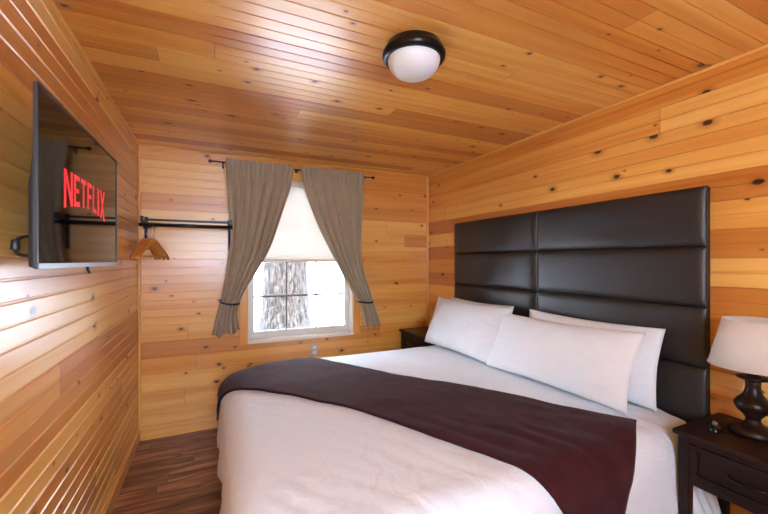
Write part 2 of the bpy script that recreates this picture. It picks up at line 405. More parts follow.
def window(name, x0, x1, z0, z1, y, s, detail):
    """s = +1: the outside lies towards +y"""
    w = bpy.data.objects.new(name, None); C.objects.link(w); w.location = ((x0+x1)/2, y, z0); w['kind'] = 'structure'
    Y = lambda a, b: (min(y+s*a, y+s*b), max(y+s*a, y+s*b))
    def B(nm, parts, mat, par=w, bev=0.002, lab=None):
        bm = NB()
        for (a, b, c, d, e, f) in parts: box(bm, a, b, *Y(c, d), e, f)
        return obj(nm, bm, mat, par, world=True, bevel=bev, label=lab)
    B('casing', [(x0-0.072, x0, -0.018, 0, z0-0.022, z1+0.075)], M['casing_z'])
    B('casing', [(x1, x1+0.072, -0.018, 0, z0-0.022, z1+0.075)], M['casing_z'])
    B('casing', [(x0, x1, -0.018, 0, z1, z1+0.075)], M['casing_x'])
    B('jamb', [(x0-0.001, x0+0.015, 0, 0.15, z0, z1)], M['sill_white'], lab='pale painted window reveal')
    B('jamb', [(x1-0.015, x1+0.001, 0, 0.15, z0, z1)], M['sill_white'], lab='pale painted window reveal')
    B('jamb', [(x0, x1, 0, 0.15, z1-0.015, z1+0.001)], M['sill_white'], lab='pale painted window reveal')
    B('window_sill', [(x0, x1, -0.020, 0.15, z0-0.022, z0+0.006)], M['sill_white'], lab='pale painted window sill')
    a, b, c, d = x0+0.015, x1-0.015, z0+0.006, z1-0.015
    if not detail:
        f = B('window_frame', [(a, a+0.05, 0.08, 0.13, c, d), (b-0.05, b, 0.08, 0.13, c, d), (a+0.05, b-0.05, 0.08, 0.13, c, c+0.05), (a+0.05, b-0.05, 0.08, 0.13, d-0.05, d)], M['vinyl'])
        return w
    B('window_frame', [(a, a+0.02, 0.07, 0.14, c, d), (b-0.02, b, 0.07, 0.14, c, d), (a+0.02, b-0.02, 0.07, 0.14, c, c+0.02), (a+0.02, b-0.02, 0.07, 0.14, d-0.02, d)], M['vinyl'])
    a += 0.02; b -= 0.02; c += 0.02; d -= 0.02
    mid = 1.43
    sw = 0.028
    for nm, e, f, o in (('lower_sash', c, mid+0.02, 0.080), ('upper_sash', mid-0.02, d, 0.110)):
        sm = B(nm, [(a, a+sw, o, o+0.028, e, f), (b-sw, b, o, o+0.028, e, f), (a+sw, b-sw, o, o+0.028, e, e+0.040), (a+sw, b-sw, o, o+0.028, f-0.04, f)], M['vinyl'])
        ga, gb, gc, gd = a+sw, b-sw, e+0.04, f-0.04
        B('pane', [(ga, gb, o+0.012, o+0.016, gc, gd)], M['glass'], sm, 0)
        mp = []
        for k in (1, 2):
            xm = ga+(gb-ga)*k/3; mp.append((xm-0.009, xm+0.009, o+0.006, o+0.011, gc, gd))
        zm = (gc+gd)/2; mp.append((ga, gb, o+0.0055, o+0.0115, zm-0.009, zm+0.009))
        B('muntin', mp, M['muntin'], sm, 0, 'grey grille bars')
        # small finger latch on the right stile
    B('sash_lock', [(b-0.028, b-0.004, 0.062, 0.080, c+0.045, c+0.075)], M['vinyl'])
    return w
window('window_1', WX0, WX1, WZ0, WZ1, YB, 1, True)
window('fill_window', FX0, FX1, FZ0, FZ1, YF, -1, False)  # unseen window behind the camera, added only for the fill light

# cellular shade, half drawn
sh = thing('window_shade', 'white cellular shade drawn half down in the window', 'window shade', ((WX0+WX1)/2, YB+0.045, 2.15))
sx0, sx1 = WX0+0.020, WX1-0.020
def shade_fn(u, v):
    z = 2.12-(2.12-1.440)*v
    d = 0.002*math.sin(PI*v*36)**2
    return (sx0+(sx1-sx0)*u, YB+0.040-d, z)
obj('shade_fabric', grid(NB(), shade_fn, 1, 144), M['shade_cloth'], sh, world=True)
obj('head_rail', box(NB(), sx0, sx1, YB+0.020, YB+0.060, 2.12, 2.149), M['vinyl'], sh, world=True, bevel=0.003)
obj('bottom_rail', box(NB(), sx0, sx1, YB+0.024, YB+0.050, 1.412, 1.440), M['sill_white'], sh, world=True, bevel=0.004, label='cream bottom rail')

# ----------------------------------------------------------------- outside
def ground_fn(u, v):
    x = -14+32*u; y = -8+42*v
    z = -0.05 + 0.05*noise.noise(Vector((x*0.35, y*0.35, 0))) + 0.30*math.exp(-((x-1.15)**2+(y-6.4)**2)/0.9)
    if YF-0.6 < y < YB+0.6: z = min(z, -0.12)
    return (x, y, z)
g = obj('ground', grid(NB(), ground_fn, 80, 90), M['snow'], smooth=True); g['kind'] = 'structure'
tr = thing('tree', 'thick grey tree trunk standing in snow outside the window', 'tree', (1.16, 6.4, 0.0))
def trunk_fn(u, v):
    a = 2*PI*u; z = -0.1+7.1*v**1.6
    r = 0.385 - 0.022*z + 0.20*math.exp(-max(0, z)/0.22) * (1+0.35*math.sin(5*a+0.6))
    r += 0.022*noise.noise(Vector((math.cos(a)*5, math.sin(a)*5, z*1.4))) + 0.015*noise.noise(Vector((math.cos(a)*13, math.sin(a)*13, z*3)))
    return (r*math.cos(a), r*math.sin(a), z)
bm = grid(NB(), trunk_fn, 96, 110); bmesh.ops.remove_doubles(bm, verts=bm.verts, dist=1e-4)
obj('trunk', bm, M['bark'], tr, smooth=True)
for a, z, ln in ((0.4, 3.6, 2.2), (2.3, 4.3, 2.4), (4.0, 4.9, 2.0), (5.3, 5.7, 1.8), (1.3, 6.3, 1.6)):
    pts = [(0.2*math.cos(a), 0.2*math.sin(a), z)] + [((0.2+ln*t)*math.cos(a+0.2*t), (0.2+ln*t)*math.sin(a+0.2*t), z+ln*0.55*t+0.15*math.sin(3*t)) for t in (0.25, 0.5, 0.75, 1)]
    obj('branch', tube(NB(), pts, [0.13, 0.10, 0.07, 0.045, 0.015], 10), M['bark'], tr, smooth=True)
# little bare shrub poking out of the snow to the right of the trunk
rs = random.Random(4)
bm = NB()
for k in range(16):
    a = rs.uniform(0, 2*PI); ln = rs.uniform(0.25, 0.6); sp = rs.uniform(0.15, 0.5)
    tube(bm, [(0.03*math.cos(a), 0.03*math.sin(a), -0.1), (sp*0.4*math.cos(a), sp*0.4*math.sin(a), ln*0.55), (sp*math.cos(a+0.3), sp*math.sin(a+0.3), ln)], [0.009, 0.007, 0.004], 5)
o = obj('bare_shrub', bm, M['far_wood']); o.location = (2.15, 6.9, 0.0)
tag(o, 'small bare twiggy shrub in the snow right of the tree trunk', 'shrub')

# ================================================================= curtains
rod = thing('curtain_rod', 'thin dark bronze curtain rod above the window', 'curtain rod', (0.735, YB, 2.252))
RY, RZ = YB-0.09, 2.252
obj('rod', tube(NB(), [(0.015, RY, RZ), (1.455, RY, RZ)], 0.0065, 12), M['bronze'], rod, True, world=True)
for x, s in ((0.018, -1), (1.452, 1)):
    bm = lathe(NB(), [(0, -0.004), (0.008, -0.004), (0.008, 0.004), (0.012, 0.008), (0.016, 0.016), (0.014, 0.025), (0.007, 0.031), (0, 0.033)], 16)
    bmesh.ops.rotate(bm, verts=bm.verts, cent=(0, 0, 0), matrix=Matrix.Rotation(s*PI/2, 3, 'Y'))
    bmesh.ops.translate(bm, verts=bm.verts, vec=(x, RY, RZ))
    obj('finial', bm, M['bronze'], rod, True, world=True)
for x in (0.10, 0.722, 1.385):
    bm = NB(); box(bm, x-0.008, x+0.008, YB-0.004, YB, RZ-0.035, RZ+0.02)
    tube(bm, [(x, YB-0.002, RZ-0.012), (x, RY, RZ-0.012)], 0.005, 8)
    tube(bm, [(x, RY-0.010, RZ+0.002), (x, RY-0.007, RZ-0.008), (x, RY, RZ-0.012), (x, RY+0.008, RZ-0.007), (x, RY+0.010, RZ+0.002)], 0.003, 6)
    obj('bracket', bm, M['bronze'], rod, world=True)

def curtain(lab, outer, inner, tail_o, tail_i, sgn, seed, hookx):
    """outer / inner edges are polylines of (x, z) from the rod down to the tie, tails from the tie to the hem"""
    O = resample(catmull([(*p, 0) for p in outer]), 70); I = resample(catmull([(*p, 0) for p in inner]), 70)
    TO = resample(catmull([(*p, 0) for p in tail_o]), 26); TI = resample(catmull([(*p, 0) for p in tail_i]), 26)
    NS = 150
    top = outer[0]; rows = []
    zt = RZ+0.030
    rnd = random.Random(seed)
    for k in range(4):                                   # gathered header above the rod
        z = zt-(zt-RZ)*k/4; rows.append((Vector((O[0].x, z, 0)), Vector((I[0].x, z, 0)), 0.013 if k else 0.016, 0.0, 1.0))
    for k in range(71):
        t = k/70; am = 0.012+0.020*min(1, t*3.5) - 0.016*max(0, t-0.55)/0.45
        rows.append((O[k], I[k], am, 0.025*t**3, max(0, 1-t*7)))
    for k in range(1, 27):
        t = k/26; am = 0.016+0.018*t
        rows.append((TO[k], TI[k], am, 0.025-0.018*t, 0.0))
    loc = Vector(((O[0].x+I[0].x)/2, RY, RZ))
    root = thing('curtain', lab, 'curtain', loc, 0, 'tied back curtains')
    bm = NB(); V = []
    n = len(rows)
    for j, (o, i, am, dy, gath) in enumerate(rows):
        r = []
        for a in range(NS+1):
            s = a/NS
            p = o.lerp(i, s)
            w = noise.noise(Vector((s*3.0, seed*7.3, j*0.012)))*1.6
            ph = 2*PI*(5.2*s) + w
            f = 0.72*math.sin(ph) + 0.28*math.sin(2.3*ph+seed) 
            if gath > 0: f = f*(1-gath) + gath*(0.7*math.sin(2*PI*17*s+3*noise.noise(Vector((s*9, seed, 0)))) + 0.3*math.sin(2*PI*31*s))
            y = RY - 0.014 - am*(1+f)*0.92 + dy
            z = p.y
            if j == 0: z += 0.006*math.sin(2*PI*13*s+seed)+0.004*math.sin(2*PI*29*s)
            if j > 74: z += (j-74)/26*0.018*math.sin(2*PI*2.2*s+seed)
            r.append(bm.verts.new((p.x, y, z)))
        V.append(r)
    for j in range(n-1):
        for a in range(NS): bm.faces.new((V[j][a], V[j][a+1], V[j+1][a+1], V[j+1][a]))
    obj('curtain_cloth', bm, M['curtain'], root, True, world=True, solid=0.003)
    # tieback: a flat dark band round the gathered cloth, hooked to the wall on the outer side
    a, b = Vector((outer[-1][0], 0, outer[-1][1])), Vector((inner[-1][0], 0, inner[-1][1]))
    yf, yb = RY-0.052, YB-0.020
    m_ = a.lerp(b, 0.5)
    loop = [(hookx, YB-0.012, a.z+0.012), (a.x-0.010*sgn, (yf+yb)/2+0.01, a.z+0.006), (a.x+0.010*sgn, yf+0.012, a.z), (m_.x, yf, m_.z-0.006), (b.x-0.010*sgn, yf+0.012, b.z), (b.x+0.012*sgn, (yf+yb)/2, b.z+0.003), (b.x-0.006*sgn, yb-0.004, b.z+0.008), (m_.x, yb, m_.z+0.012), (a.x, yb, a.z+0.014), (hookx, YB-0.012, a.z+0.014)]
    L = resample(catmull(loop, 8), 60); bm = NB(); rr = []
    for p in L: rr.append([bm.verts.new((p.x, p.y, p.z+h)) for h in (-0.008, 0.008)])
    for k in range(60): bm.faces.new((rr[k][0], rr[k+1][0], rr[k+1][1], rr[k][1]))
    tb = obj('tieback', bm, M['bronze'], root, True, world=True, solid=0.003, label='dark tieback band')
    obj('hook', tube(NB(), [(hookx, YB, a.z+0.012), (hookx, YB-0.022, a.z+0.012), (hookx-0.012*sgn, YB-0.024, a.z+0.014), (hookx-0.014*sgn, YB-0.018, a.z+0.02)], 0.0035, 8), M['bronze'], tb, True, world=False).location = -loc
    return root
W = lambda L: [wall_pt(u, v, YB-0.12) for u, v in L]
curtain('taupe curtain at the left side of the window, next to the wall rack',
        W([(226, 163), (229, 208), (230, 240), (227, 267), (223.5, 290), (221, 303)]), W([(294, 170), (290, 189), (282, 212), (270, 247), (257, 271), (246, 289), (239, 304)]),
        W([(221, 303), (217, 316), (212.5, 337)]), W([(239, 304), (237.5, 316), (240, 331)]), 1, 1.0, 0.075)
curtain('taupe curtain at the right side of the window, nearer the bed head',
        W([(364, 174.5), (362, 210), (360.5, 247), (364.5, 272), (371, 291), (374, 302)]), W([(301, 170), (306, 195), (318, 226.5), (332, 254.5), (345, 279), (354, 294), (360, 302)]),
        W([(374, 302), (377, 313), (380, 325)]), W([(360, 302), (363, 312), (364.5, 327)]), -1, 2.4, 1.475)

# ================================================================= wall rack with hangers
rk = thing('wall_rack', 'black metal clothes rack on the back wall beside the curtain', 'clothes rack', (-0.16, YB, 1.73))
RKY, RKZ = YB-0.20, 1.697
obj('hanging_rod', tube(NB(), [(-0.482, RKY, RKZ), (0.165, RKY, RKZ)], 0.014, 14), M['black_metal'], rk, True, world=True)
obj('wall_strip', box(NB(), -0.47, 0.165, YB-0.016, YB, 1.744, 1.762), M['black_metal'], rk, world=True, bevel=0.002)  # thin dark strip along the wall above the hanging rod
for x in (-0.462, 0.150):
    bm = NB()
    box(bm, x-0.013, x+0.013, YB-0.006, YB, 1.515, 1.775)
    box(bm, x-0.012, x+0.012, RKY-0.010, YB-0.006, 1.716, 1.730)
    box(bm, x-0.012, x+0.012, RKY-0.016, RKY-0.004, 1.716, 1.760)
    n0 = [(RKY+0.05, 1.716), (YB-0.006, 1.60)]
    tube(bm, [(x, RKY+0.05, 1.720), (x, YB-0.11, 1.69), (x, YB-0.04, 1.64), (x, YB-0.004, 1.56)], 0.006, 8)
    obj('bracket', bm, M['black_metal'], rk, world=True, bevel=0.0015)
def hanger(loc, rz, lab):
    h = thing('coat_hanger', lab, 'hanger', loc, rz, 'wooden hangers on the wall rack')
    # local: y = across the shoulders, origin on the rod axis
    bm = NB(); N = 28; rings = []
    for k in range(N+1):
        t = -1+2*k/N; y = 0.212*t
        z = -0.122 - 0.125*abs(t)**1.35 + 0.004*math.cos(t*PI)
        hh = 0.020-0.007*abs(t); ww = 0.0065+0.005*abs(t)**2
        rings.append([bm.verts.new((ww*math.cos(q)*1.0, y, z+hh*math.sin(q))) for q in [2*PI*i/12 for i in range(12)]])
    for k in range(N):
        for i in range(12): bm.faces.new((rings[k][i], rings[k][(i+1) % 12], rings[k+1][(i+1) % 12], rings[k+1][i]))
    bm.faces.new(rings[0]); bm.faces.new(rings[-1])
    obj('shoulder_bar', bm, M['hanger_wood'], h, True)
    obj('trouser_bar', tube(NB(), [(0, -0.185, -0.236), (0, 0.185, -0.236)], 0.006, 10), M['hanger_wood'], h, True)
    R = 0.0185
    pts = [(0, 0, -0.120), (0, 0, -0.055), (0, 0.004, -0.045)] + [(0, R*math.sin(a)+0.0, -0.0-R*math.cos(a)) for a in [0.9+i*0.35 for i in range(12)]]
    obj('hook', tube(NB(), pts, 0.0022, 8), M['chrome'], h, True, label='steel wire hook')
    return h
hz = RKZ+0.0145-0.0185+0.002
h1 = hanger((-0.448, RKY, hz), -0.24, 'wooden hanger nearest the left wall on the rack')
for x, a, lab in ((-0.429, -0.27, 'second wooden hanger from the left wall on the rack'), (-0.408, -0.31, 'third wooden hanger from the left wall, turned a little on the rack'), (-0.385, -0.36, 'wooden hanger farthest from the left wall, turned most towards the curtain')):
    c = copy_tree(h1); c.location = (x, RKY, hz); c.rotation_euler = (0, 0, a); c['label'] = lab

# ================================================================= television
TVX = -0.421
tv = thing('television', 'flat black television mounted on the left wall', 'television', (XL, 1.75, 1.40))
tv.rotation_euler = (0, 0, -0.010)
ty0, ty1, tz0, tz1 = 1.304, 2.198, 1.402, 1.912
obj('housing', box(NB(), TVX-0.008, TVX-0.004, ty0+0.001, ty1-0.002, tz0+0.002, tz1-0.002), M['tv_plastic'], tv, world=True, bevel=0.003)
bm = NB()
v = [bm.verts.new(q) for q in [(TVX-0.0075, ty0+0.003, tz0+0.002), (TVX-0.0075, ty1-0.003, tz0+0.002), (TVX-0.0075, ty1-0.003, tz0+0.34), (TVX-0.0075, ty0+0.003, tz0+0.34), (TVX-0.022, ty0+0.012, tz0+0.006), (TVX-0.022, ty1-0.012, tz0+0.006), (TVX-0.022, ty1-0.012, tz0+0.23), (TVX-0.022, ty0+0.012, tz0+0.23)]]
for f in ((0, 1, 2, 3), (4, 5, 6, 7), (0, 1, 5, 4), (1, 2, 6, 5), (2, 3, 7, 6), (3, 0, 4, 7)): bm.faces.new([v[i] for i in f])
obj('rear_cover', bm, M['tv_plastic'], tv, world=True, bevel=0.006)
bz = 0.0075
bm = NB()
box(bm, TVX-0.004, TVX+0.003, ty0, ty0+bz, tz0, tz1); box(bm, TVX-0.004, TVX+0.003, ty1-bz, ty1, tz0, tz1)
box(bm, TVX-0.004, TVX+0.003, ty0+bz, ty1-bz, tz1-bz, tz1)
obj('bezel', bm, M['tv_plastic'], tv, world=True, bevel=0.001)
obj('lower_bezel', box(NB(), TVX-0.004, TVX+0.003, ty0+bz, ty1-bz, tz0, tz0+0.016), M['tv_silver'], tv, world=True, bevel=0.001, label='grey lower bezel strip')
sc = obj('screen', box(NB(), TVX-0.004, TVX, ty0+bz, ty1-bz, tz0+0.016, tz1-bz), M['screen'], tv, world=True)
# red letters shown on the screen, feet on a shallow arch
LET = {'N': [[(0, 0), (.26, 0), (.26, 1), (0, 1)], [(.74, 0), (1, 0), (1, 1), (.74, 1)], [(0, 1), (.26, 1), (1, 0), (.74, 0)]],
       'E': [[(0, 0), (.32, 0), (.32, 1), (0, 1)], [(.32, .84), (1, .84), (1, 1), (.32, 1)], [(.32, .43), (.9, .43), (.9, .58), (.32, .58)], [(.32, 0), (1, 0), (1, .16), (.32, .16)]],
       'T': [[(.34, 0), (.66, 0), (.66, .84), (.34, .84)], [(0, .84), (1, .84), (1, 1), (0, 1)]],
       'F': [[(0, 0), (.34, 0), (.34, 1), (0, 1)], [(.34, .84), (1, .84), (1, 1), (.34, 1)], [(.34, .43), (.9, .43), (.9, .58), (.34, .58)]],
       'L': [[(0, 0), (.34, 0), (.34, 1), (0, 1)], [(.34, 0), (1, 0), (1, .16), (.34, .16)]],
       'I': [[(0, 0), (1, 0), (1, 1), (0, 1)]],
       'X': [[(0, 1), (.3, 1), (1, 0), (.7, 0)], [(.7, 1), (1, 1), (.3, 0), (0, 0)]]}
bm = NB(); u = 0.0; U0, U1 = 1.505, 1.985
ws = [('N', .080), ('E', .056), ('T', .060), ('F', .054), ('L', .052), ('I', .022), ('X', .072)]
gap = (U1-U0-sum(w for _, w in ws))/6
u = U0
for ch, w in ws:
    for pi_, poly in enumerate(LET[ch]):
        lay = TVX+0.0006+0.0002*pi_
        vv = []
        for (a, b) in poly:
            yy = u+a*w; arch = (yy-(U0+U1)/2)/((U1-U0)/2)
            zb = 1.594+0.026*(1-arch*arch); vv.append(bm.verts.new((lay, yy, zb+b*(1.722-zb))))
        fc = bm.faces.new(vv); 
        r = bmesh.ops.extrude_face_region(bm, geom=[fc]); bmesh.ops.translate(bm, verts=[q for q in r['geom'] if isinstance(q, bmesh.types.BMVert)], vec=(-0.0005, 0, 0))
    u += w+gap
obj('screen_letters', bm, M['logo_red'], sc, world=False, label='bright red capital letters NETFLIX').location = -Vector(tv.location)
bm = NB(); box(bm, XL, XL+0.012, 1.60, 1.90, 1.50, 1.75)
box(bm, XL+0.012, TVX-0.036, 1.66, 1.70, 1.54, 1.64); box(bm, XL+0.012, TVX-0.036, 1.80, 1.84, 1.54, 1.64)
obj('wall_mount', bm, M['black_metal'], tv, world=True)
# cable with plug hanging behind the near edge
bm = NB(); tube(bm, catmull([(XL+0.030, 1.52, 1.500), (XL+0.030, 1.43, 1.496), (XL+0.028, 1.378, 1.482), (XL+0.028, 1.370, 1.462), (XL+0.030, 1.395, 1.442), (XL+0.030, 1.52, 1.440)], 8), 0.005, 8)
obj('cable', bm, M['tv_plastic'], tv, True, world=True)
obj('plug', tube(NB(), [(XL+0.028, 1.374, 1.484), (XL+0.028, 1.372, 1.456)], [0.009, 0.011], 10), M['tv_plastic'], tv, True, world=True, bevel=0.002)
obj('cable_end', tube(NB(), catmull([(TVX-0.012, 1.80, 1.405), (TVX-0.010, 1.79, 1.392), (TVX-0.008, 1.795, 1.384), (TVX-0.010, 1.81, 1.378)], 6), 0.005, 8), M['tv_plastic'], tv, True, world=True)

# ================================================================= ceiling light
cl = thing('ceiling_light', 'round bronze flush ceiling light with frosted dome', 'ceiling light', (0.797, 1.395, H))
obj('lamp_pan', lathe(NB(), [(0, 0), (0.118, 0), (0.120, -0.012), (0.130, -0.022), (0.137, -0.036), (0.137, -0.047), (0.132, -0.056), (0.122, -0.060), (0.112, -0.060), (0.110, -0.050), (0, -0.050)], 64), M['bronze'], cl, True)
obj('dome', lathe(NB(), [(0.112, -0.052), (0.113, -0.062), (0.111, -0.074), (0.103, -0.092), (0.088, -0.110), (0.066, -0.123), (0.038, -0.131), (0, -0.134)], 64), M['frosted'], cl, True, label='white frosted glass dome')

# ================================================================= headboard
hb = thing('headboard', 'tall dark leather panelled headboard on the right wall behind the bed', 'headboard', (XR, 1.908, 0))
HY0, HY1, HT = 0.932, 2.922, 1.781
obj('backing_board', box(NB(), XR-0.034, XR-0.002, HY0+0.004, HY1-0.004, 0.02, HT-0.004), M['leather_seam'], hb, world=True, bevel=0.003)
HM = 1.930
rows = [HT-0.2885*k for k in range(6)]
def puff(y0, y1, z0, z1, mat):
    bm = NB(); nu, nv = 40, 18
    ee = lambda t: max(0.0, 1-abs(2*t-1)**n_)
    def fn(u, v):
        su = 0.5-0.5*math.cos(PI*u); sv = 0.5-0.5*math.cos(PI*v)
        a = (1-abs(2*su-1)**14)**0.5; b = (1-abs(2*sv-1)**6)**0.5
        h = 0.006+0.024*a*b
        h += 0.0018*noise.noise(Vector((su*5, sv*2.5, y0+z0*3)))*a*b
        return (XR-0.034-h, y0+(y1-y0)*su, z0+(z1-z0)*sv)
    grid(bm, fn, nu, nv)
    ed = [e for e in bm.edges if e.is_boundary]
    r = bmesh.ops.extrude_edge_only(bm, edges=ed)
    for q in r['geom']:
        if isinstance(q, bmesh.types.BMVert): q.co.x = XR-0.032
    return bm
for k in range(5):
    for y0, y1 in ((HY0, HM-0.001), (HM+0.001, HY1)):
        obj('upholstered_panel', puff(y0, y1, rows[k+1]+0.001, rows[k]-0.001, M['leather']), M['leather'], hb, True, world=True)
obj('upholstered_panel', puff(HY0, HY1, 0.05, rows[5]-0.001, M['leather']), M['leather'], hb, True, world=True)

# ================================================================= bed
BT = 0.680
CX0, CX1, CY0, CY1 = 0.062, 2.075, 0.905, 2.885           # outer faces of the made-up bed
bed = thing('bed', 'king bed with white bedding under the dark headboard', 'bed', ((CX0+2.08)/2, 1.9, 0))
obj('mattress', box(NB(), CX0+0.075, 2.085, CY0+0.07, CY1-0.075, 0.36, BT-0.045), M['mattress'], bed, world=True, bevel=0.05, seg=4)
obj('bed_base', box(NB(), CX0+0.085, 2.080, CY0+0.09, CY1-0.085, 0.14, 0.358), M['bed_base'], bed, world=True, bevel=0.01)
for x in (0.22, 1.98):
    for y in (1.08, 2.72):
        obj('leg', tube(NB(), [(x, y, 0), (x, y, 0.15)], [0.022, 0.03], 14), M['black_metal'], bed, world=True)

RAD = 0.115
def S_raw(a, b):
    """unrolled bedding coordinate -> point on the draped surface"""
    ix0, iy0, iy1 = CX0+RAD, CY0+RAD, CY1-RAD
    qx = max(a, ix0); qy = min(max(b, iy0), iy1)
    d = Vector((a-qx, b-qy)); dist = d.length
    crown = 0.012*math.sin(PI*min(1, max(0, (a-CX0)/(CX1-CX0)))) * math.sin(PI*min(1, max(0, (b-CY0)/(CY1-CY0))))
    z = BT-0.006+crown
    corner = math.exp(-((a-CX0-0.02)**2+(b-CY1+0.02)**2)/0.22**2)+math.exp(-((a-CX0-0.02)**2+(b-CY0-0.02)**2)/0.22**2)
    headc = math.exp(-((a-2.10)**2+(b-CY0-0.03)**2)/0.16**2)
    z -= 0.055*corner + 0.030*headc
    if dist < 1e-9: return Vector((a, b, z))
    n = d/dist; arc = RAD*PI/2
    if dist < arc:
        t = dist/RAD; ho = RAD*math.sin(t); dr = RAD*(1-math.cos(t)); dn = 0
    else:
        dn = dist-arc; ho = RAD; dr = RAD+dn
        w = min(1, dn/0.35); along = a*1.0+b*1.0
        ho += 0.012*w + 0.009*w*math.sin(along*13+2*noise.noise(Vector((a*2, b*2, 1)))) + 0.006*w*math.sin(along*29)
    return Vector((qx+n.x*ho, qy+n.y*ho, z-dr))
def S_bed(a, b):
    p = S_raw(a, b)
    w = noise.noise(Vector((a*3.1, b*3.1, 4)))*0.006 + noise.noise(Vector((a*9+noise.noise(Vector((a*4, b*4, 9)))*1.6, b*5, 2)))*0.0030 
    w2 = math.exp(-((b-1.15)/0.33)**2)*abs(noise.noise(Vector(((a+b*0.55)*9, (b-a*0.5)*2.2, 7))))*0.020   # creases running down to the near side
    top = 1.0 if p.z > BT-0.1 else 0.6
    p.z += (w+w2)*top
    if p.z < BT-0.1: p.y += w*0.8; p.x += w*0.8
    return p
def N_bed(a, b, e=0.006):
    px = S_bed(a+e, b)-S_bed(a-e, b); py = S_bed(a, b+e)-S_bed(a, b-e)
    n = px.cross(py); return n.normalized() if n.length > 1e-9 else Vector((0, 0, 1))
A0, A1 = CX0-0.475, 2.072
B0, B1 = CY0-0.47, CY1+0.47
def comf(u, v):
    # round the two foot corners of the cloth so that they do not reach the floor
    a = A0+(A1-A0)*u; b = B0+(B1-B0)*v
    return S_bed(a, b)
cf = thing('comforter', 'white comforter spread over the whole bed', 'comforter', (1.0, 1.9, BT))
bm = grid(NB(), comf, 200, 210)
for vv in list(bm.verts):
    if vv.co.z < 0.035: vv.co.z = 0.035+0.1*(vv.co.z-0.035) if vv.co.z > -0.2 else 0.012
obj('comforter_cloth', bm, M['white_cotton'], cf, True, world=True, solid=0.022)
# loose corner of the bedding that spills out under the nightstand
def spill(u, v):
    x = 1.83+0.27*u; 
    y = CY0+0.015 - 0.135*math.sin(PI*min(1, v*1.0)*0.55)*(0.35+0.65*math.sin(PI*(0.12+0.80*u)))
    z = 0.47-0.455*v
    y += 0.018*math.sin(u*15+v*3)*v + 0.008*math.sin(u*31+1)
    return (x, y, z)
obj('hanging_corner', grid(NB(), spill, 40, 40), M['white_cotton'], cf, True, world=True, solid=0.008)

# runner: Coons patch between four edges laid out on the bedding
headE = catmull([(0.36, 3.20, 0), (0.53, 3.02, 0), (0.70, 2.785, 0), (0.855, 2.51, 0), (1.01, 2.235, 0), (1.16, 2.00, 0), (1.325, 1.775, 0), (1.46, 1.58, 0), (1.575, 1.37, 0), (1.675, 1.20, 0), (1.770, 1.045, 0)])
footE = catmull([(-0.20, 2.72, 0), (-0.08, 2.56, 0), (0.06, 2.40, 0), (0.25, 2.215, 0), (0.40, 2.05, 0), (0.54, 1.865, 0), (0.645, 1.715, 0), (0.72, 1.585, 0), (0.79, 1.435, 0), (0.845, 1.31, 0), (0.905, 1.20, 0), (0.955, 1.11, 0), (1.02, 0.97, 0), (1.105, 0.83, 0), (1.22, 0.68, 0), (1.35, 0.49, 0)])
endE = catmull([(1.770, 1.045, 0), (1.625, 0.965, 0), (1.50, 0.87, 0), (1.435, 0.74, 0), (1.40, 0.61, 0), (1.375, 0.52, 0)])
endE.append(Vector((1.35, 0.49, 0)))
farE = [headE[0].lerp(footE[0], k/20) for k in range(21)]
NR, NW = 150, 50
hE, fE, eE, rE = resample(headE, NR), resample(footE, NR), resample(endE, NW), resample(farE, NW)
def runner(u, v):
    i, j = round(u*NR), round(v*NW)
    p = hE[i]*(1-v)+fE[i]*v + rE[j]*(1-u)+eE[j]*u - (hE[0]*(1-u)*(1-v)+fE[0]*(1-u)*v+hE[NR]*u*(1-v)+fE[NR]*u*v)
    q = S_bed(p.x, p.y); n = N_bed(p.x, p.y, 0.012)
    if n.z < -0.2: n = -n
    ed = min(v, 1-v)*0.65
    h = 0.0155 + 0.003*noise.noise(Vector((p.x*6, p.y*6, 3)))
    return q+n*h
rn = obj('bed_runner', grid(NB(), runner, NR, NW), M['runner'], smooth=True, solid=0.011)
tag(rn, 'dark plum brown runner blanket laid slantwise across the white bed', 'blanket')

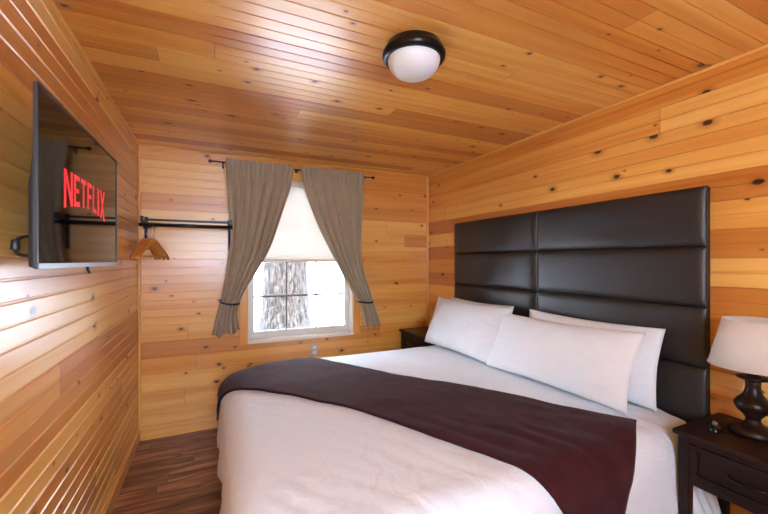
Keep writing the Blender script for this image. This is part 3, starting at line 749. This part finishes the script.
# ================================================================= pillows
def pillow(lab, c, ln, ht, th, lean, rz, seed, sag=0.0, flange=0.0, roll=0.0):
    """c = centre of the lower edge; length along y, height along the leaning z"""
    bm = NB(); nu, nv = 56, 36
    def sheet(side):
        def fn(u, v):
            x, y = 2*u-1, 2*v-1
            ex = max(0, 1-abs(x)**3.2)**0.62; ey = max(0, 1-abs(y)**2.6)**0.62
            t = th/2*ex*ey
            # edges pull in between the corners
            L = ln/2*(1-0.045*(1-abs(y)**1.6)*abs(x)**3); Hh = ht/2*(1-0.075*(1-abs(x)**1.8)*abs(y)**3)
            px, py = x*L, y*Hh
            w = noise.noise(Vector((px*7+seed, py*7, seed*3)))*0.015*ex*ey**0.5 + noise.noise(Vector((px*16+seed, py*11+2*x, seed)))*0.008*(ex*ey)**0.4
            w += 0.006*math.sin(14*math.atan2(y, abs(x)-1.15)+seed)*math.exp(-(((abs(x)-1)**2*6+(y*y)*0.8)))*ex
            py += ht/2 - sag*(1-x*x)*(y+1)/2*0.5
            return (side*(t+w*(1 if t > 0.003 else 0)), px, py)
        return fn
    a = grid(NB(), sheet(1), nu, nv); b = grid(NB(), sheet(-1), nu, nv)
    for src in (a, b):
        me = bpy.data.meshes.new('tmp'); src.to_mesh(me); bm.from_mesh(me); bpy.data.meshes.remove(me); src.free()
    bmesh.ops.remove_doubles(bm, verts=bm.verts, dist=0.0006)
    bmesh.ops.rotate(bm, verts=bm.verts, cent=(0, 0, ht/2), matrix=Matrix.Rotation(roll, 3, 'X'))
    bmesh.ops.rotate(bm, verts=bm.verts, cent=(0, 0, 0), matrix=Matrix.Rotation(lean, 3, 'Y'))
    bmesh.ops.rotate(bm, verts=bm.verts, cent=(0, 0, 0), matrix=Matrix.Rotation(rz, 3, 'Z'))
    o = obj('pillow', bm, M['pillow_cotton'], None, True); o.location = c
    return tag(o, lab, 'pillow', 'white pillows at the headboard')
PZ = BT+0.010
pillow('white pillow standing upright against the headboard behind the front pillow nearest the lamp', (1.955, 1.49, PZ), 0.85, 0.405, 0.15, 0.20, 0.02, 3.1)
pillow('white pillow half hidden against the headboard at the window end', (1.955, 2.47, PZ), 0.80, 0.408, 0.15, 0.20, 0.0, 5.2)
pillow('white front pillow at the lamp end, leaning on the pillow behind', (1.755, 1.575, PZ+0.008), 0.985, 0.40, 0.17, 0.42, -0.02, 1.3, roll=-0.025)
pillow('white front pillow at the window end of the bed', (1.765, 2.435, PZ), 0.905, 0.435, 0.15, 0.38, 0.02, 7.7)

# ================================================================= nightstands
NX0, NX1 = 1.775, 2.150
def nightstand(loc, lab):
    """origin: floor, at the middle of the back edge; front looks to -x"""
    n = thing('nightstand', lab, 'nightstand', loc, 0, 'dark wood nightstands')
    w, d, h = 0.485, 0.378, 0.718
    obj('top', box(NB(), -d, 0, -w/2, w/2, h-0.022, h), M['espresso'], n, bevel=0.006, seg=3)
    f = -d+0.018; s = w/2-0.014
    bm = NB(); t = 0.016
    box(bm, f+0.02, -0.012, -s, -s+t, h-0.215, h-0.022); box(bm, f+0.02, -0.012, s-t, s, h-0.215, h-0.022)
    box(bm, -0.028, -0.012, -s+t, s-t, h-0.215, h-0.022); box(bm, f+0.02, -0.028, -s+t, s-t, h-0.215, h-0.200)
    box(bm, f+0.002, f+0.020, -s+0.036, s-0.036, h-0.046, h-0.022); box(bm, f+0.002, f+0.020, -s+0.036, s-0.036, h-0.215, h-0.190)
    obj('case', bm, M['espresso'], n, bevel=0.002)
    bm = NB(); z0, z1, y0, y1 = h-0.188, h-0.048, -s+0.040, s-0.040
    box(bm, f+0.004, f+0.020, y0, y1, z0, z1)
    for a, b, c, e in ((y0, y1, z1-0.024, z1), (y0, y1, z0, z0+0.024), (y0, y0+0.03, z0+0.024, z1-0.024), (y1-0.03, y1, z0+0.024, z1-0.024)):
        box(bm, f-0.004, f+0.004, a, b, c, e)
    dr = obj('drawer', bm, M['espresso'], n, bevel=0.002)
    bm = NB(); zc = (z0+z1)/2+0.004
    tube(bm, catmull([(f+0.004, -0.058, zc), (f-0.012, -0.054, zc), (f-0.026, -0.034, zc+0.002), (f-0.030, 0, zc+0.003), (f-0.026, 0.034, zc+0.002), (f-0.012, 0.054, zc), (f+0.004, 0.058, zc)], 6), 0.0062, 10)
    obj('drawer_pull', bm, M['bronze'], dr, True, label='dark bronze bow handle')
    for xx in (f, -0.050):
        for yy in (-s, s-0.038):
            bm = NB(); 
            a = [bm.verts.new(q) for q in [(xx, yy, h-0.022), (xx+0.038, yy, h-0.022), (xx+0.038, yy+0.038, h-0.022), (xx, yy+0.038, h-0.022)]]
            b = [bm.verts.new(q) for q in [(xx, yy, h-0.24), (xx+0.038, yy, h-0.24), (xx+0.038, yy+0.038, h-0.24), (xx, yy+0.038, h-0.24)]]
            c = [bm.verts.new(q) for q in [(xx+0.006, yy+0.006, 0), (xx+0.032, yy+0.006, 0), (xx+0.032, yy+0.032, 0), (xx+0.006, yy+0.032, 0)]]
            for p, q in ((a, b), (b, c)):
                for k in range(4): bm.faces.new((p[k], p[(k+1) % 4], q[(k+1) % 4], q[k]))
            bm.faces.new(a); bm.faces.new(c)
            obj('leg', bm, M['espresso'], n, bevel=0.002)
    return n
ns1 = nightstand((NX1, 0.660, 0), 'dark wood nightstand carrying the table lamp')
ns2 = copy_tree(ns1); ns2.location = (NX1, 3.170, 0); ns2['label'] = 'dark wood nightstand in the far corner beyond the pillows, mostly hidden'

# table lamp
LX, LY, LZ = 2.005, 0.727, 0.718
lp = thing('table_lamp', 'turned dark table lamp with a pale linen shade', 'lamp', (LX, LY, LZ))
obj('lamp_base', lathe(NB(), [(0, 0), (0.072, 0), (0.075, 0.006), (0.074, 0.016), (0.070, 0.022), (0.068, 0.026), (0.050, 0.034), (0.036, 0.040), (0.026, 0.050), (0.023, 0.062), (0.026, 0.070), (0.030, 0.074), (0.034, 0.082), (0.050, 0.096), (0.058, 0.112), (0.059, 0.124), (0.052, 0.138), (0.040, 0.150), (0.030, 0.165), (0.025, 0.182), (0.023, 0.200), (0.025, 0.206), (0.024, 0.212), (0.020, 0.218), (0, 0.218)], 48), M['lamp_wood'], lp, True)
obj('collar', lathe(NB(), [(0, 0.216), (0.022, 0.216), (0.034, 0.220), (0.050, 0.226), (0.053, 0.231), (0.050, 0.235), (0.030, 0.236), (0.018, 0.240), (0.014, 0.246), (0, 0.246)], 40), M['lamp_wood'], lp, True)
obj('socket', lathe(NB(), [(0, 0.244), (0.013, 0.244), (0.015, 0.252), (0.017, 0.300), (0.012, 0.306), (0, 0.306)], 24), M['bronze'], lp, True)
obj('bulb', lathe(NB(), [(0.012, 0.306), (0.014, 0.318), (0.026, 0.342), (0.030, 0.360), (0.026, 0.378), (0.012, 0.390), (0, 0.393)], 24), M['frosted'], lp, True)
s0, s1, r0, r1 = 0.275, 0.468, 0.141, 0.094
shd = obj('lamp_shade', lathe(NB(), [(r0, s0), (r0+(r1-r0)*0.5, (s0+s1)/2), (r1, s1)], 64), M['lamp_linen'], lp, True, solid=0.003)
bm = NB()
for rr, zz in ((r0+0.0005, s0+0.002), (r1+0.0005, s1-0.002)):
    tube(bm, [(rr*math.cos(2*PI*k/48), rr*math.sin(2*PI*k/48), zz) for k in range(49)], 0.0022, 6, caps=False)
for k in range(3):
    a = 2*PI*k/3+0.4; tube(bm, [(0.012*math.cos(a), 0.012*math.sin(a), s1-0.03), (r1*math.cos(a), r1*math.sin(a), s1-0.003)], 0.0018, 6)
tube(bm, [(0, 0, 0.388), (0, 0, s1-0.03)], 0.002, 6); tube(bm, [(0.013*math.cos(2*PI*k/12), 0.013*math.sin(2*PI*k/12), s1-0.03) for k in range(13)], 0.002, 6, caps=False)
obj('shade_trim', bm, M['lamp_linen'], shd, True)
bm = NB(); tube(bm, catmull([(0.03, -0.072, 0.006), (0.02, -0.105, 0.014), (0.045, -0.125, 0.020), (0.085, -0.125, 0.010), (0.13, -0.10, 0.005), (0.165, -0.06, 0.004)], 8), 0.0035, 8)
obj('cord', bm, M['tv_plastic'], lp, True, label='black lamp cord')
# small glossy black gadget on the nightstand
gd = thing('gadget', 'small glossy black gadget on the nightstand top in front of the lamp', 'gadget', (1.905, 0.810, 0.718), 0.35)
def lump(u, v):
    a = 2*PI*u; ph = PI/2*v
    return (0.036*math.cos(ph)**0.6*math.cos(a), 0.024*math.cos(ph)**0.6*math.sin(a), 0.002+0.020*math.sin(ph))
bm = grid(NB(), lump, 32, 10); bmesh.ops.remove_doubles(bm, verts=bm.verts, dist=1e-5)
obj('body', bm, M['gadget'], gd, True)
obj('button', lathe(NB(), [(0, 0.018), (0.009, 0.018), (0.011, 0.024), (0.010, 0.034), (0.005, 0.039), (0, 0.040)], 20), M['gadget_clear'], gd, True, label='shiny grey button')

# outlet below the window
ot = thing('wall_outlet', 'small pale outlet plate low on the back wall under the window', 'outlet', (0.897, YB, 0.520))
obj('plate', box(NB(), 0.862, 0.932, YB-0.006, YB, 0.520, 0.634), M['plate'], ot, world=True, bevel=0.003)
for z in (0.553, 0.601):
    obj('socket', box(NB(), 0.880, 0.914, YB-0.008, YB-0.005, z-0.014, z+0.014), M['vinyl'], ot, world=True, bevel=0.004)

# ================================================================= light
w = bpy.data.worlds.new('World'); S.world = w; w.use_nodes = True
bg = w.node_tree.nodes['Background']; bg.inputs[0].default_value = (0.84, 0.97, 1.15, 1); bg.inputs[1].default_value = 16.5
def area(name, loc, rot, sx, sy, power, col, portal=False):
    l = bpy.data.lights.new(name, 'AREA'); l.shape = 'RECTANGLE'; l.size = sx; l.size_y = sy; l.energy = power; l.color = col
    if portal: l.cycles.is_portal = True
    o = bpy.data.objects.new(name, l); C.objects.link(o); o.location = loc; o.rotation_euler = rot; return o
area('window_portal', ((WX0+WX1)/2, YB+0.17, (WZ0+WZ1)/2), (-PI/2, 0, 0), WX1-WX0, WZ1-WZ0, 1, (1, 1, 1), True)
area('front_fill', ((FX0+FX1)/2, YF-0.30, (FZ0+FZ1)/2), (PI/2, 0, 0), FX1-FX0, FZ1-FZ0, 15, (0.68, 0.95, 1.32))  # added fill lamp, unseen, shining in through the made-up front window

# ================================================================= camera
cam = bpy.data.cameras.new('camera'); co = bpy.data.objects.new('camera', cam); C.objects.link(co)
cam.sensor_width = 36; cam.lens = 36*F/768; cam.shift_y = 3.73/768; cam.clip_start = 0.02
co.location = (0, 0, HC); co.rotation_euler = (PI/2, 0, -YAW)
S.camera = co
S.view_settings.view_transform = 'Standard'; S.view_settings.look = 'None'; S.view_settings.gamma = 1.0
S.view_settings.use_curve_mapping = False; S.view_settings.exposure = 0.55
